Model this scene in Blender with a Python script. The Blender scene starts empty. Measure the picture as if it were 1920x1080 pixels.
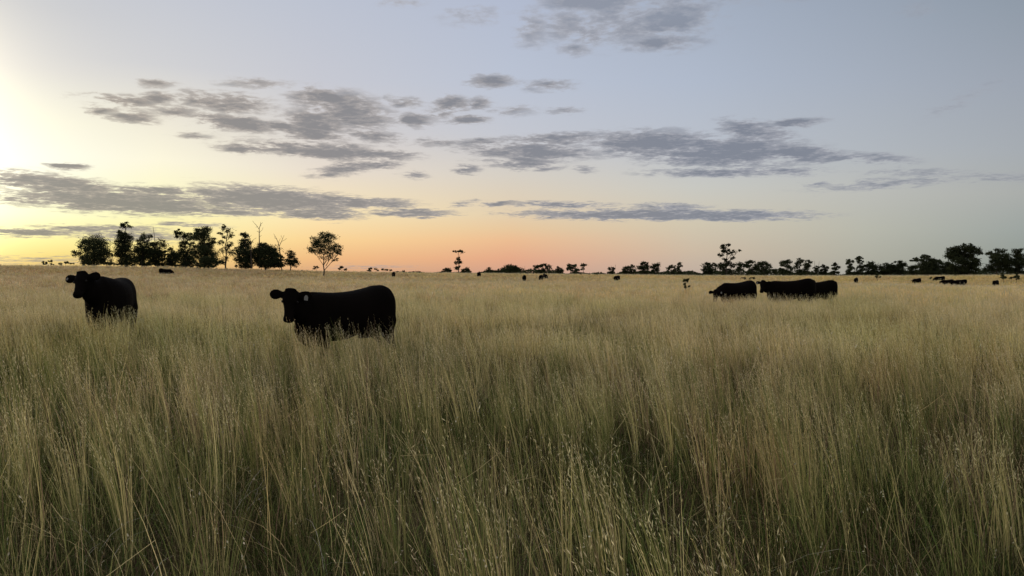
import bpy, bmesh, math, random
import numpy as np
from mathutils import Vector, Matrix, Euler

# ------------------------------------------------------------------ camera
S = bpy.context.scene
C = S.collection
F = 1566.0                      # focal length in pixels of a 1920 wide picture
EYE = 1.65
PITCH = math.atan(24 / F)
cam = bpy.data.cameras.new('camera')
cam.sensor_width = 36
cam.lens = 36 * F / 1920
cam.clip_start = 0.05
cam.clip_end = 20000
camo = bpy.data.objects.new('camera', cam)
C.objects.link(camo)
camo.location = (0, 0, EYE)
camo.rotation_euler = (math.pi / 2 - PITCH, 0, 0)
S.camera = camo

def ray(px, py):
    """direction of a picture point: azimuth (clockwise from +Y) and elevation"""
    x, u, f = (px - 960) / F, (540 - py) / F, 1.0
    y = f * math.cos(PITCH) + u * math.sin(PITCH)
    z = -f * math.sin(PITCH) + u * math.cos(PITCH)
    return math.atan2(x, y), math.atan2(z, math.hypot(x, y))

def azi(px):
    return math.atan2(px - 960, F)

# ------------------------------------------------------------------ world
SUN_AZ, SUN_EL = math.radians(-41), math.radians(3)
S.view_settings.view_transform = 'Standard'
S.view_settings.look = 'None'
S.view_settings.exposure = 0
S.view_settings.gamma = 1
world = bpy.data.worlds.new("World")
S.world = world
world.use_nodes = True
wn, wl = world.node_tree.nodes, world.node_tree.links
wn.clear()

def lin(c):
    return tuple(((v / 255) / 12.92 if v / 255 <= .04045 else ((v / 255 + .055) / 1.055) ** 2.4) for v in c)

def N(nodes, t, **k):
    n = nodes.new(t)
    for a, b in k.items():
        setattr(n, a, b)
    return n

def setin(nt, sock, v):
    if isinstance(v, bpy.types.NodeSocket):
        nt.links.new(v, sock)
    elif v is not None:
        sock.default_value = v

def M_(nt, op, a, b=None, c=None, clamp=False):
    n = N(nt.nodes, 'ShaderNodeMath', operation=op, use_clamp=clamp)
    for i, v in enumerate((a, b, c)):
        setin(nt, n.inputs[i], v)
    return n.outputs[0]

def V_(nt, op, a, b=None, c=None):
    n = N(nt.nodes, 'ShaderNodeVectorMath', operation=op)
    for i, v in enumerate((a, b, c)):
        setin(nt, n.inputs[i], v)
    return n.outputs['Value'] if op in ('LENGTH', 'DOT_PRODUCT', 'DISTANCE') else n.outputs[0]

def MIX(nt, f, a, b, bt='MIX'):
    n = N(nt.nodes, 'ShaderNodeMix', data_type='RGBA', blend_type=bt)
    setin(nt, n.inputs[0], f)
    setin(nt, n.inputs[6], a if isinstance(a, bpy.types.NodeSocket) else (*a, 1))
    setin(nt, n.inputs[7], b if isinstance(b, bpy.types.NodeSocket) else (*b, 1))
    return n.outputs[2]

def MR(nt, v, a, b, c=0.0, d=1.0, smooth=False):
    n = N(nt.nodes, 'ShaderNodeMapRange', interpolation_type='SMOOTHSTEP' if smooth else 'LINEAR')
    setin(nt, n.inputs[0], v)
    for i, q in enumerate((a, b, c, d)):
        n.inputs[1 + i].default_value = q
    return n.outputs[0]

W = world.node_tree
tc = N(wn, 'ShaderNodeTexCoord')
D = V_(W, 'NORMALIZE', tc.outputs['Generated'])
sep = N(wn, 'ShaderNodeSeparateXYZ'); wl.new(D, sep.inputs[0])
AZ = M_(W, 'ARCTAN2', sep.outputs[0], sep.outputs[1])
EL = M_(W, 'ARCSINE', sep.outputs[2])

# sky colours: display values down a few columns of the picture
SKYCOL = {
 0:    [(-120,(196,200,208)), (0,(206,206,207)), (120,(226,223,217)), (220,(252,250,228)), (300,(255,255,242)), (400,(255,255,212)), (450,(253,243,160)), (485,(240,212,120)), (500,(222,188,118))],
 300:  [(-120,(188,193,206)), (0,(199,202,210)), (120,(210,210,212)), (220,(238,232,216)), (300,(254,248,222)), (400,(255,250,190)), (450,(255,238,160)), (485,(248,214,130)), (505,(226,186,120))],
 600:  [(-120,(178,185,204)), (0,(189,195,209)), (150,(199,201,210)), (250,(214,209,207)), (320,(233,221,206)), (400,(251,230,182)), (450,(251,212,150)), (485,(241,188,132)), (510,(220,170,128))],
 960:  [(-120,(165,175,198)), (0,(178,187,207)), (150,(187,195,211)), (250,(196,199,208)), (330,(214,207,196)), (400,(227,207,176)), (430,(232,199,158)), (450,(236,189,147)), (485,(228,170,137)), (515,(206,160,138))],
 1300: [(-120,(152,163,184)), (0,(165,176,194)), (150,(176,186,203)), (270,(186,192,202)), (350,(200,200,194)), (420,(208,198,176)), (470,(204,186,164)), (515,(190,172,158))],
 1620: [(-120,(142,153,170)), (0,(154,165,181)), (150,(166,175,189)), (280,(177,183,190)), (360,(187,188,183)), (430,(183,183,171)), (480,(175,174,161)), (515,(164,163,153))],
 1920: [(-120,(132,143,158)), (0,(144,155,168)), (150,(157,165,177)), (280,(166,172,178)), (360,(170,173,170)), (430,(157,164,160)), (480,(147,154,147)), (515,(143,148,140))],
}
EL0, EL1 = -0.02, 0.43
def ramp(px, stops):
    n = N(wn, 'ShaderNodeValToRGB')
    n.color_ramp.interpolation = 'LINEAR'
    e = n.color_ramp.elements
    pts = []
    for py, c in stops:
        _, el = ray(px, py)
        pts.append(((el - EL0) / (EL1 - EL0), lin(c)))
    pts.sort()
    e[0].position, e[0].color = max(0, pts[0][0]), (*pts[0][1], 1)
    e[1].position, e[1].color = min(1, pts[-1][0]), (*pts[-1][1], 1)
    for p, c in pts[1:-1]:
        q = e.new(p); q.color = (*c, 1)
    wl.new(ELN, n.inputs[0])
    return n.outputs[0]
ELN = MR(W, EL, EL0, EL1)
keys = sorted(SKYCOL)
front = ramp(keys[0], SKYCOL[keys[0]])
for a, b in zip(keys, keys[1:]):
    front = MIX(W, MR(W, AZ, azi(a), azi(b)), front, ramp(b, SKYCOL[b]))

# the sky away from the view: Nishita plus an added even glow that brightens the grass
nish = N(wn, 'ShaderNodeTexSky', sky_type='NISHITA', sun_disc=False)
nish.sun_elevation = SUN_EL
nish.sun_rotation = SUN_AZ
nish.altitude = 200
nish.dust_density = 1.5
nsky = V_(W, 'SCALE', nish.outputs[0]); nsky.node.inputs['Scale'].default_value = 0.12
AAZ = M_(W, 'ABSOLUTE', AZ)
side = MR(W, AAZ, math.radians(40), math.radians(85), 0, 1, True)
dusk = V_(W, 'ADD', nsky, MIX(W, MR(W, EL, 0.0, 0.9), (.76, .68, .66), (.60, .61, .68)))
high = MR(W, EL, 0.44, 0.8, 0, 1, True)
sky = MIX(W, M_(W, 'MAXIMUM', side, high), front, dusk)

# glow round the sun that has just gone behind the low haze
GA = math.radians(-46)
sd = (math.sin(GA) * math.cos(0.11), math.cos(GA) * math.cos(0.11), math.sin(0.11))
ang = M_(W, 'ARCCOSINE', V_(W, 'DOT_PRODUCT', D, sd))
g = M_(W, 'EXPONENT', M_(W, 'MULTIPLY', M_(W, 'POWER', M_(W, 'DIVIDE', ang, 0.14), 2.0), -1.0))
glow = V_(W, 'SCALE', (9.5, 8.0, 4.8)); wl.new(g, glow.node.inputs['Scale'])
sky = V_(W, 'ADD', sky, glow)

# clouds: (x, y, half width, half height, tilt, weight) as seen from the paddock
CL = [(240,190,95,11,0,.75),(300,184,34,10,0,.8),(420,192,95,17,0,.85),(620,188,75,20,6,1),(660,208,90,32,10,1.1),(600,228,70,22,5,1),(440,231,90,17,5,1),
 (570,248,80,14,8,1.15),(255,218,50,12,0,.7),(195,208,40,9,0,.55),(340,210,60,12,0,.55),(290,155,45,8,0,.55),(480,158,70,8,0,.45),(370,254,40,6,0,.5),
 (705,255,60,11,5,.8),(480,278,75,10,3,.75),(610,283,170,15,2,1.15),(700,288,95,12,0,1),(655,316,62,15,-10,.85),(715,308,38,10,0,.85),(620,328,40,8,-5,.7),
 (782,328,28,8,0,.65),(760,190,38,9,0,.55),(850,195,40,17,0,.85),(902,193,26,11,0,.7),(782,225,38,14,0,.75),(882,224,40,10,0,.85),(828,212,40,14,0,.55),
 (928,155,46,14,0,.7),(1030,160,48,11,0,.5),(965,207,44,10,0,.45),(1058,206,32,7,0,.4),(875,318,24,9,0,.85),(830,265,70,8,0,.5),(905,268,50,9,0,.65),
 (136,312,38,7,0,.95),(1000,282,140,17,2,.95),(1050,262,120,13,-3,.8),(1230,270,130,27,3,1.1),(1350,285,185,27,3,1.25),(1420,250,70,24,10,.95),
 (1500,289,100,13,4,1.1),(1565,294,60,7,3,.9),(1650,297,80,10,5,.75),(1500,229,55,9,0,.75),(980,304,85,12,0,.8),(1000,316,60,7,0,.65),(1100,318,24,7,0,.5),
 (1370,322,160,9,1,.75),(1470,320,90,9,2,.55),(1740,325,120,9,3,.5),(1880,333,90,9,3,.55),(1680,345,165,8,-2,.6),(1530,347,32,5,0,.6),
 (1050,383,105,7,0,.75),(930,380,60,5,0,.65),(1260,388,90,8,3,.65),(1230,402,290,11,1,1.15),(1360,406,160,8,1,1),(775,399,80,7,0,.95),(862,382,26,6,0,.5),
 (100,345,150,17,4,1.05),(40,377,75,11,0,.65),(220,377,210,22,2,1.15),(500,375,190,24,3,1.2),(655,379,130,11,2,1.1),(300,357,110,11,0,.85),(600,400,100,12,2,1),
 (330,392,260,10,1,.9),(190,429,130,6,0,.85),(60,436,110,7,0,.95),(250,443,120,9,1,.85),(355,422,75,5,0,.8),(80,487,150,6,0,.4),(700,500,90,4,0,.35),
 (1190,38,150,44,0,.75),(1250,30,85,34,0,1),(1120,2,110,20,0,.95),(1060,48,48,26,0,.8),(1105,58,42,28,0,.8),(1245,80,80,18,0,.65),(995,50,38,32,0,.55),
 (1080,92,36,10,0,.45),(890,25,60,20,0,.3),(760,3,44,8,0,.45),(1795,188,75,12,-22,.25),(1720,20,30,12,0,.25),(1420,-40,260,40,0,.6)]
zc = M_(W, 'ADD', sep.outputs[2], 0.08)
pv = V_(W, 'SCALE', D)
wl.new(M_(W, 'DIVIDE', 1.0, zc), pv.node.inputs['Scale'])
def noise(nt, vec, scale, detail, rough=.55, dim='3D', dist=0.0):
    n = N(nt.nodes, 'ShaderNodeTexNoise', noise_dimensions=dim)
    nt.links.new(vec, n.inputs['Vector'])
    n.inputs['Scale'].default_value = scale
    n.inputs['Detail'].default_value = detail
    n.inputs['Roughness'].default_value = rough
    n.inputs['Distortion'].default_value = dist
    return n
n1 = noise(W, pv, 7.0, 7, .62, dist=.25)
n2 = noise(W, pv, 2.2, 3, .5)
n3 = noise(W, pv, 24.0, 5, .6)
ae = N(wn, 'ShaderNodeCombineXYZ'); wl.new(AZ, ae.inputs[0]); wl.new(EL, ae.inputs[1])
wob = V_(W, 'SCALE', V_(W, 'SUBTRACT', n2.outputs['Color'], (.5, .5, .5))); wob.node.inputs['Scale'].default_value = .02
AE = V_(W, 'ADD', ae.outputs[0], V_(W, 'MULTIPLY', wob, (1.6, .5, 0)))
AE = V_(W, 'ADD', AE, V_(W, 'MULTIPLY', V_(W, 'SUBTRACT', n1.outputs['Color'], (.5, .5, .5)), (.04, .014, 0)))
dens = None
for i_, (cx, cy, rx, ry, tilt, w) in enumerate(CL):
    a, e = ray(cx, cy)
    if i_ % 6 == 5:                 # keeps the node program short enough for the renderer's stack
        AE = V_(W, 'ADD', AE, M_(W, 'MULTIPLY', dens, 1e-7))
    m = N(wn, 'ShaderNodeMapping', vector_type='TEXTURE')
    wl.new(AE, m.inputs[0])
    m.inputs['Location'].default_value = (a, e, 0)
    m.inputs['Rotation'].default_value = (0, 0, math.radians(-tilt))
    m.inputs['Scale'].default_value = (1.22 * rx / F * math.cos(a) ** 2, 1.25 * ry / F, 1)
    L = V_(W, 'LENGTH', m.outputs[0])
    v = M_(W, 'MULTIPLY_ADD', L, -w, w)
    dens = v if dens is None else M_(W, 'MAXIMUM', dens, v)
dn = M_(W, 'ADD', dens, M_(W, 'MULTIPLY_ADD', n1.outputs['Fac'], 2.5, -1.22))
dn = M_(W, 'ADD', dn, M_(W, 'MULTIPLY_ADD', n3.outputs['Fac'], 1.5, -.70))
alpha = MR(W, dn, -.08, 0.52, 0, .97, True)
alpha = M_(W, 'MULTIPLY', alpha, MR(W, dens, .0, .46, .34, 1))
alpha = M_(W, 'MULTIPLY', alpha, MR(W, dens, -.16, .16, 0, 1, True))
alpha = M_(W, 'MULTIPLY', alpha, MR(W, AZ, azi(1500), azi(1900), .93, .55))
alpha = M_(W, 'MULTIPLY', alpha, MR(W, EL, ray(960, 130)[1], ray(960, 40)[1], 1, .72))
# thicker middle a little darker, thin edges lit by the afterglow
ccol = MIX(W, MR(W, AZ, azi(200), azi(1300)), lin((158, 151, 144)), lin((142, 147, 159)))
ccol = MIX(W, MR(W, dn, .25, .9, 0, 1), V_(W, 'MULTIPLY', ccol, (1.34, 1.27, 1.20)), V_(W, 'MULTIPLY', ccol, (.72, .74, .78)))
sky = MIX(W, alpha, sky, ccol)
bg = N(wn, 'ShaderNodeBackground'); wl.new(sky, bg.inputs[0])
bg.inputs[1].default_value = 1.0
wo = N(wn, 'ShaderNodeOutputWorld'); wl.new(bg.outputs[0], wo.inputs[0])
world.cycles.sampling_method = 'MANUAL'
world.cycles.sample_map_resolution = 512

sun = bpy.data.lights.new('sun', 'SUN')
sun.energy = 1.2
sun.angle = math.radians(14)
sun.color = (1.0, .78, .5)
suno = bpy.data.objects.new('sun', sun)
C.objects.link(suno)
sv = Vector((math.sin(SUN_AZ) * math.cos(SUN_EL), math.cos(SUN_AZ) * math.cos(SUN_EL), math.sin(SUN_EL)))
suno.rotation_euler = sv.to_track_quat('Z', 'Y').to_euler()
suno.location = (-20, 20, 10)
S.cycles.max_bounces = 6
S.cycles.diffuse_bounces = 4
S.cycles.transmission_bounces = 3
S.cycles.transparent_max_bounces = 4

# ------------------------------------------------------------------ helpers
def tag(o, label=None, cat=None, group=None, kind=None):
    for k, v in (('label', label), ('category', cat), ('group', group), ('kind', kind)):
        if v: o[k] = v
    return o

def link(name, me, parent=None, mat=None, loc=None):
    o = bpy.data.objects.new(name, me)
    C.objects.link(o)
    if mat:
        me.materials.clear(); me.materials.append(mat)
    if parent: o.parent = parent
    if loc: o.location = loc
    return o

def empty(name, loc, rz=0):
    o = bpy.data.objects.new(name, None)
    C.objects.link(o)
    o.location = loc; o.rotation_euler = (0, 0, rz); o.empty_display_size = .3
    return o

def quads_mesh(name, V, Fq, col=None, smooth=False):
    V = np.asarray(V, dtype=np.float32).reshape(-1, 3); Fq = np.asarray(Fq, dtype=np.int32).reshape(-1, 4)
    me = bpy.data.meshes.new(name)
    me.vertices.add(len(V)); me.vertices.foreach_set('co', V.ravel())
    me.loops.add(Fq.size); me.loops.foreach_set('vertex_index', Fq.ravel())
    me.polygons.add(len(Fq))
    me.polygons.foreach_set('loop_start', np.arange(0, Fq.size, 4, dtype=np.int32))
    me.polygons.foreach_set('loop_total', np.full(len(Fq), 4, dtype=np.int32))
    if smooth: me.polygons.foreach_set('use_smooth', np.ones(len(Fq), dtype=bool))
    me.update(calc_edges=True)
    if col is not None:
        at = me.color_attributes.new('col', 'FLOAT_COLOR', 'POINT')
        c4 = np.ones((len(V), 4), dtype=np.float32); c4[:, :3] = col
        at.data.foreach_set('color', c4.ravel())
    return me

def material(name):
    m = bpy.data.materials.new(name); m.use_nodes = True
    m.node_tree.nodes.clear()
    return m, m.node_tree

# ------------------------------------------------------------------ materials
def mat_grass():
    m, t = material('grass')
    at = N(t.nodes, 'ShaderNodeAttribute', attribute_name='col')
    geo = N(t.nodes, 'ShaderNodeNewGeometry')
    big = noise(t, geo.outputs['Position'], .22, 3, .5)
    mid = noise(t, V_(t, 'MULTIPLY', geo.outputs['Position'], (1, .6, .2)), .9, 4, .6)
    col = at.outputs['Color']
    # greener and browner patches of the pasture
    col = MIX(t, MR(t, big.outputs['Fac'], .46, .62, 0, .5), col, V_(t, 'MULTIPLY', col, (.76, .90, .62)))
    col = MIX(t, MR(t, mid.outputs['Fac'], .50, .66, 0, .75), col, V_(t, 'MULTIPLY', col, (.80, .68, .62)))
    oi = N(t.nodes, 'ShaderNodeObjectInfo')
    col = V_(t, 'SCALE', col)
    t.links.new(MR(t, oi.outputs['Random'], 0, 1, .78, 1.2), col.node.inputs['Scale'])
    d = N(t.nodes, 'ShaderNodeBsdfDiffuse'); t.links.new(col, d.inputs[0])
    tr = N(t.nodes, 'ShaderNodeBsdfTranslucent'); t.links.new(col, tr.inputs[0])
    mx = N(t.nodes, 'ShaderNodeMixShader'); mx.inputs[0].default_value = .38
    t.links.new(d.outputs[0], mx.inputs[1]); t.links.new(tr.outputs[0], mx.inputs[2])
    o = N(t.nodes, 'ShaderNodeOutputMaterial'); t.links.new(mx.outputs[0], o.inputs[0])
    return m

def mat_ground():
    m, t = material('pasture ground')
    geo = N(t.nodes, 'ShaderNodeNewGeometry')
    a = noise(t, geo.outputs['Position'], .03, 5, .6)
    b = noise(t, geo.outputs['Position'], 3.0, 6, .7)
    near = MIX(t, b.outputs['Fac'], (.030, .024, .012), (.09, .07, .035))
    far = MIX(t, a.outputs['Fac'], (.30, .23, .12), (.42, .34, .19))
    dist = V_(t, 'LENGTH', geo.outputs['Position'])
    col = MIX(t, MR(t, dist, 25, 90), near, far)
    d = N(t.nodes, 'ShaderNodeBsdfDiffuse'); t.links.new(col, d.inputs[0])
    o = N(t.nodes, 'ShaderNodeOutputMaterial'); t.links.new(d.outputs[0], o.inputs[0])
    return m

def mat_leaf(name, c1, c2, trans=.25):
    m, t = material(name)
    at = N(t.nodes, 'ShaderNodeAttribute', attribute_name='col')
    oi = N(t.nodes, 'ShaderNodeObjectInfo')
    col = MIX(t, at.outputs['Fac'], c1, c2)
    col = V_(t, 'SCALE', col)
    t.links.new(MR(t, oi.outputs['Random'], 0, 1, .8, 1.25), col.node.inputs['Scale'])
    d = N(t.nodes, 'ShaderNodeBsdfDiffuse'); t.links.new(col, d.inputs[0])
    tr = N(t.nodes, 'ShaderNodeBsdfTranslucent'); t.links.new(col, tr.inputs[0])
    mx = N(t.nodes, 'ShaderNodeMixShader'); mx.inputs[0].default_value = trans
    t.links.new(d.outputs[0], mx.inputs[1]); t.links.new(tr.outputs[0], mx.inputs[2])
    o = N(t.nodes, 'ShaderNodeOutputMaterial'); t.links.new(mx.outputs[0], o.inputs[0])
    return m

def mat_bark():
    m, t = material('bark')
    tcn = N(t.nodes, 'ShaderNodeTexCoord')
    n = noise(t, V_(t, 'MULTIPLY', tcn.outputs['Object'], (4, 4, 1)), 3, 5, .6)
    p = N(t.nodes, 'ShaderNodeBsdfPrincipled')
    t.links.new(MIX(t, n.outputs['Fac'], (.018, .015, .012), (.07, .058, .046)), p.inputs['Base Color'])
    p.inputs['Roughness'].default_value = .95
    p.inputs['Specular IOR Level'].default_value = .05
    o = N(t.nodes, 'ShaderNodeOutputMaterial'); t.links.new(p.outputs[0], o.inputs[0])
    return m

def mat_hide():
    m, t = material('black cattle hide')
    tcn = N(t.nodes, 'ShaderNodeTexCoord')
    n = noise(t, V_(t, 'MULTIPLY', tcn.outputs['Object'], (1, 1, .45)), 60, 4, .6)
    n2_ = noise(t, tcn.outputs['Object'], 3.2, 3, .5)
    p = N(t.nodes, 'ShaderNodeBsdfPrincipled')
    t.links.new(MIX(t, n2_.outputs['Fac'], (.0016, .0013, .0011), (.0036, .0024, .0017)), p.inputs['Base Color'])
    p.inputs['Roughness'].default_value = .8
    p.inputs['Specular IOR Level'].default_value = .02
    b = N(t.nodes, 'ShaderNodeBump'); b.inputs['Strength'].default_value = .5; b.inputs['Distance'].default_value = .01
    t.links.new(n.outputs['Fac'], b.inputs['Height']); t.links.new(b.outputs[0], p.inputs['Normal'])
    o = N(t.nodes, 'ShaderNodeOutputMaterial'); t.links.new(p.outputs[0], o.inputs[0])
    return m

def mat_plain(name, c, rough=.6, spec=.3):
    m, t = material(name)
    tcn = N(t.nodes, 'ShaderNodeTexCoord')
    n = noise(t, tcn.outputs['Object'], 30, 3, .5)
    p = N(t.nodes, 'ShaderNodeBsdfPrincipled')
    t.links.new(MIX(t, n.outputs['Fac'], tuple(v * .8 for v in c), c), p.inputs['Base Color'])
    p.inputs['Roughness'].default_value = rough
    p.inputs['Specular IOR Level'].default_value = spec
    o = N(t.nodes, 'ShaderNodeOutputMaterial'); t.links.new(p.outputs[0], o.inputs[0])
    return m

MG, MGR, MB_, MH = mat_grass(), mat_ground(), mat_bark(), mat_hide()
MLEAF = mat_leaf('leaf', (.014, .018, .010), (.042, .050, .024))
MTAG = mat_plain('pale ear tag', (.10, .097, .085), .6)
MEYE = mat_plain('eye', (.006, .005, .004), .4, .12)

# ------------------------------------------------------------------ terrain
SKYLINE = [(-400, 499), (0, 499), (150, 499), (300, 501), (450, 504), (600, 507.5), (750, 510), (900, 512), (1150, 514.5), (1300, 516), (1500, 516.5), (1700, 516), (1800, 515), (1920, 514), (2300, 514)]
_sa = np.array([azi(p[0]) for p in SKYLINE]); _se = np.array([(516 - p[1]) / F for p in SKYLINE])
R0 = 200.0
GT = .72
def terrain(x, y):
    x = np.asarray(x, float); y = np.asarray(y, float)
    r = np.hypot(x, y); a = np.arctan2(x, y)
    e = np.interp(a, _sa, _se)
    zr = e * R0 + (EYE - GT)
    zr = np.where(np.abs(a) > 1.2, .6, zr)
    p = np.interp(a, [azi(200), azi(900), azi(1350)], [2.0, 3.6, 9.0])
    q = np.minimum(r / R0, 1.0)
    z = zr * q ** p
    z = z + .17 * np.exp(-((x + 7.6) ** 2 + (y - 13.6) ** 2) / 22.0) 
    dip = np.interp(a, [azi(1150), azi(1400), azi(1710), azi(1765), azi(1880)], [0, -.28, -.50, -.82, -.72])
    z = z + dip * np.exp(-((r - 150) / 50.0) ** 2)
    # gentle unevenness
    z = z + .03 * np.sin(x * .55 + 1.3) * np.cos(y * .37) * np.clip(r / 8, 0, 1) * np.clip((120 - r) / 80, 0, 1)
    return z

rs = np.concatenate([[0.01], np.linspace(.5, 20, 40), np.geomspace(21, 400, 110), np.geomspace(450, 9000, 22)])
az_ = np.concatenate([np.linspace(-math.pi, -.75, 26)[:-1], np.linspace(-.75, .75, 160), np.linspace(.75, math.pi, 26)[1:-1]])
nr, na = len(rs), len(az_)
RR, AA = np.meshgrid(rs, az_, indexing='ij')
X, Y = RR * np.sin(AA), RR * np.cos(AA)
Z = terrain(X, Y)
idx = np.arange(nr * na).reshape(nr, na)
nx = np.roll(idx, -1, axis=1)
Fg = np.stack([idx[:-1], idx[1:], nx[1:], nx[:-1]], -1).reshape(-1, 4)
gnd = link('ground', quads_mesh('ground', np.stack([X, Y, Z], -1), Fg, smooth=True), mat=MGR)
tag(gnd, kind='structure')

def at(px, d, dz=0.0):
    a = azi(px)
    # d is the distance along the view axis
    x, y = d * (px - 960) / F, d
    return Vector((x, y, float(terrain(x, y)) + dz))
def proj(p):
    x, y, z = p[0], p[1], p[2] - EYE
    f = y * math.cos(PITCH) - z * math.sin(PITCH); u = y * math.sin(PITCH) + z * math.cos(PITCH)
    return 960 + F * x / f, 540 - F * u / f

# ------------------------------------------------------------------ cattle
def loft(V, Fc, secs, seg=20, power=2.3):
    """secs: (centre, side vector*half width, up vector*half height)"""
    base = len(V)
    for c, s, u in secs:
        for k in range(seg):
            t = 2 * math.pi * k / seg
            ct, st = math.cos(t), math.sin(t)
            V.append(c + s * (math.copysign(abs(ct) ** (2 / power), ct)) + u * (math.copysign(abs(st) ** (2 / power), st)))
    n = len(secs)
    for i in range(n - 1):
        for k in range(seg):
            a = base + i * seg + k; b = base + i * seg + (k + 1) % seg
            Fc.append((a, b, b + seg, a + seg))
    Fc.append(tuple(base + k for k in range(seg))[::-1])
    Fc.append(tuple(base + (n - 1) * seg + k for k in range(seg)))

def path_secs(pts, up=Vector((0, 0, 1)), lat=None):
    """pts: (pos, half width across, half height in the up-ish direction)"""
    out = []
    for i, (p, w, h) in enumerate(pts):
        a = pts[max(0, i - 1)][0]; b = pts[min(len(pts) - 1, i + 1)][0]
        t = (b - a).normalized()
        s = t.cross(up)
        if s.length < 1e-3: s = Vector((0, 1, 0))
        s.normalize()
        u = s.cross(t).normalized()
        out.append((p.copy(), s * w, u * h))
    return out

def make_cow(neck, head_at, head_dir, roll_up=Vector((0, 0, 1)), voxel=.02, ear_drop=.0, legs=(0, 0, 0, 0), fat=1.0, tail=True, wz=0.0):
    """faces +X; neck: middle control point; head_at: poll position; head_dir: direction from poll to muzzle"""
    Vx, Fc = [], []
    B = [(-.90, 1.22, 1.00, .07), (-.865, 1.34, .84, .17), (-.78, 1.425, .72, .235), (-.66, 1.465, .70, .265), (-.5, 1.455, .745, .275), (-.3, 1.412, .725, .295),
         (-.1, 1.378, .665, .335), (.12, 1.357, .60, .355), (.33, 1.35, .585, .345), (.5, 1.355, .59, .315), (.66, 1.355, .61, .275), (.8, 1.33, .64, .235), (.9, 1.25, .70, .17), (.96, 1.14, .78, .10)]
    B = [(x * (.93 if x > 0 else .91), a + wz * min(1, max(0, (x + .5) / .9)), b, w) for x, a, b, w in B]
    secs = [(Vector((x, 0, (a + b) / 2)), Vector((0, w * fat, 0)), Vector((0, 0, (a - b) / 2))) for x, a, b, w in B]
    loft(Vx, Fc, secs, 28, 2.35)
    hd = head_dir.normalized()
    side = hd.cross(roll_up).normalized()
    up = side.cross(hd).normalized()      # towards the forehead
    # neck
    back = head_at - up * .10 + hd * .03
    P = [(Vector((.50, 0, 1.06 + wz * .7)), .20, .30 + wz * .4), (Vector((.72, 0, 1.09 + wz * .8)), .18, .28 + wz * .3), (neck, .14, .205), ((neck * .45 + back * .55), .12, .165), (back, .10, .13), (back + (back - neck).normalized() * .05, .07, .09)]
    loft(Vx, Fc, path_secs(P), 20, 2.1)
    # head: along hd, width along side, depth along up
    H = [(-.05, .06, .05, -.065), (-.035, .10, .08, -.055), (.0, .115, .105, -.075), (.07, .128, .125, -.095), (.14, .122, .128, -.10), (.22, .098, .115, -.10), (.31, .080, .095, -.09), (.40, .074, .082, -.082), (.455, .084, .078, -.078), (.495, .080, .066, -.075), (.52, .055, .042, -.075)]
    HS = .86
    loft(Vx, Fc, [(head_at + hd * t * HS + up * o, side * w * .96, up * h * .96) for t, w, h, o in H], 20, 2.4)
    # jaw
    loft(Vx, Fc, [(head_at + hd * t + up * o, side * w, up * h) for t, w, h, o in [(.06, .06, .07, -.17), (.14, .065, .07, -.18), (.27, .05, .05, -.15), (.39, .045, .035, -.13)]], 12)
    # poll tuft and brow
    loft(Vx, Fc, [(head_at + side * s - up * .02 - hd * .035, up * .05, hd * .03 * k) for s, k in ((-.085, .5), (-.05, 1), (0, 1.25), (.05, 1), (.085, .5))], 10)
    for sg in (-1, 1):
        loft(Vx, Fc, [(head_at + side * sg * (.095 + .02 * q) + up * (-.035 - .02 * q) + hd * .125, up * r, hd * r * 1.1) for q, r in ((-1, .02), (0, .036), (1, .018))], 10)
        # ear: leaf shape standing out sideways
        eb = head_at + side * sg * .10 - up * .06 + hd * .02
        ed = (side * sg - up * .12 + hd * (.04 + ear_drop)).normalized()
        wv = Vector((0, 0, 1)) - ed * ed.z
        wv = (wv.normalized() * .9 + hd * -.3).normalized()     # the ear's breadth stands upright
        fl = ed.cross(wv).normalized()
        E = [(-.03, .034, .032), (.02, .04, .032), (.065, .066, .030), (.11, .082, .028), (.155, .080, .027), (.19, .058, .026), (.212, .028, .02)]
        loft(Vx, Fc, [(eb + ed * t, wv * w, fl * h) for t, w, h in E], 12)
    # legs
    for (lx, sg, fr, sh) in ((.55, 1, True, legs[0]), (.55, -1, True, legs[1]), (-.56, 1, False, legs[2]), (-.56, -1, False, legs[3])):
        if fr:
            L = [((lx + .02, sg * .17, .92), .10, .17), ((lx, sg * .185, .74), .09, .125), ((lx, sg * .18, .60), .068, .082), ((lx + .01 + sh * .3, sg * .175, .47), .054, .058), ((lx + .02 + sh * .5, sg * .17, .40), .052, .056), ((lx + sh * .65, sg * .17, .30), .036, .038), ((lx - .005 + sh * .85, sg * .17, .17), .034, .037), ((lx + sh, sg * .17, .10), .045, .05), ((lx + .03 + sh, sg * .17, .05), .045, .058), ((lx + .04 + sh, sg * .17, .0), .05, .068)]
        else:
            L = [((lx + .02, sg * .15, 1.10), .11, .22), ((lx - .02, sg * .175, .88), .11, .20), ((lx - .02, sg * .18, .72), .092, .145), ((lx - .07 + sh * .2, sg * .175, .60), .062, .088), ((lx - .15 + sh * .4, sg * .165, .50), .046, .058), ((lx - .165 + sh * .5, sg * .165, .44), .045, .056), ((lx - .135 + sh * .7, sg * .165, .30), .034, .039), ((lx - .12 + sh * .85, sg * .165, .17), .034, .038), ((lx - .11 + sh, sg * .165, .10), .045, .05), ((lx - .08 + sh, sg * .165, .05), .045, .058), ((lx - .07 + sh, sg * .165, .0), .05, .068)]
        ss = []
        for i, (p, w, h) in enumerate(L):
            ss.append((Vector(p), Vector((0, w, 0)), Vector((-h, 0, 0))))
        loft(Vx, Fc, ss, 14, 2.1)
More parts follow.
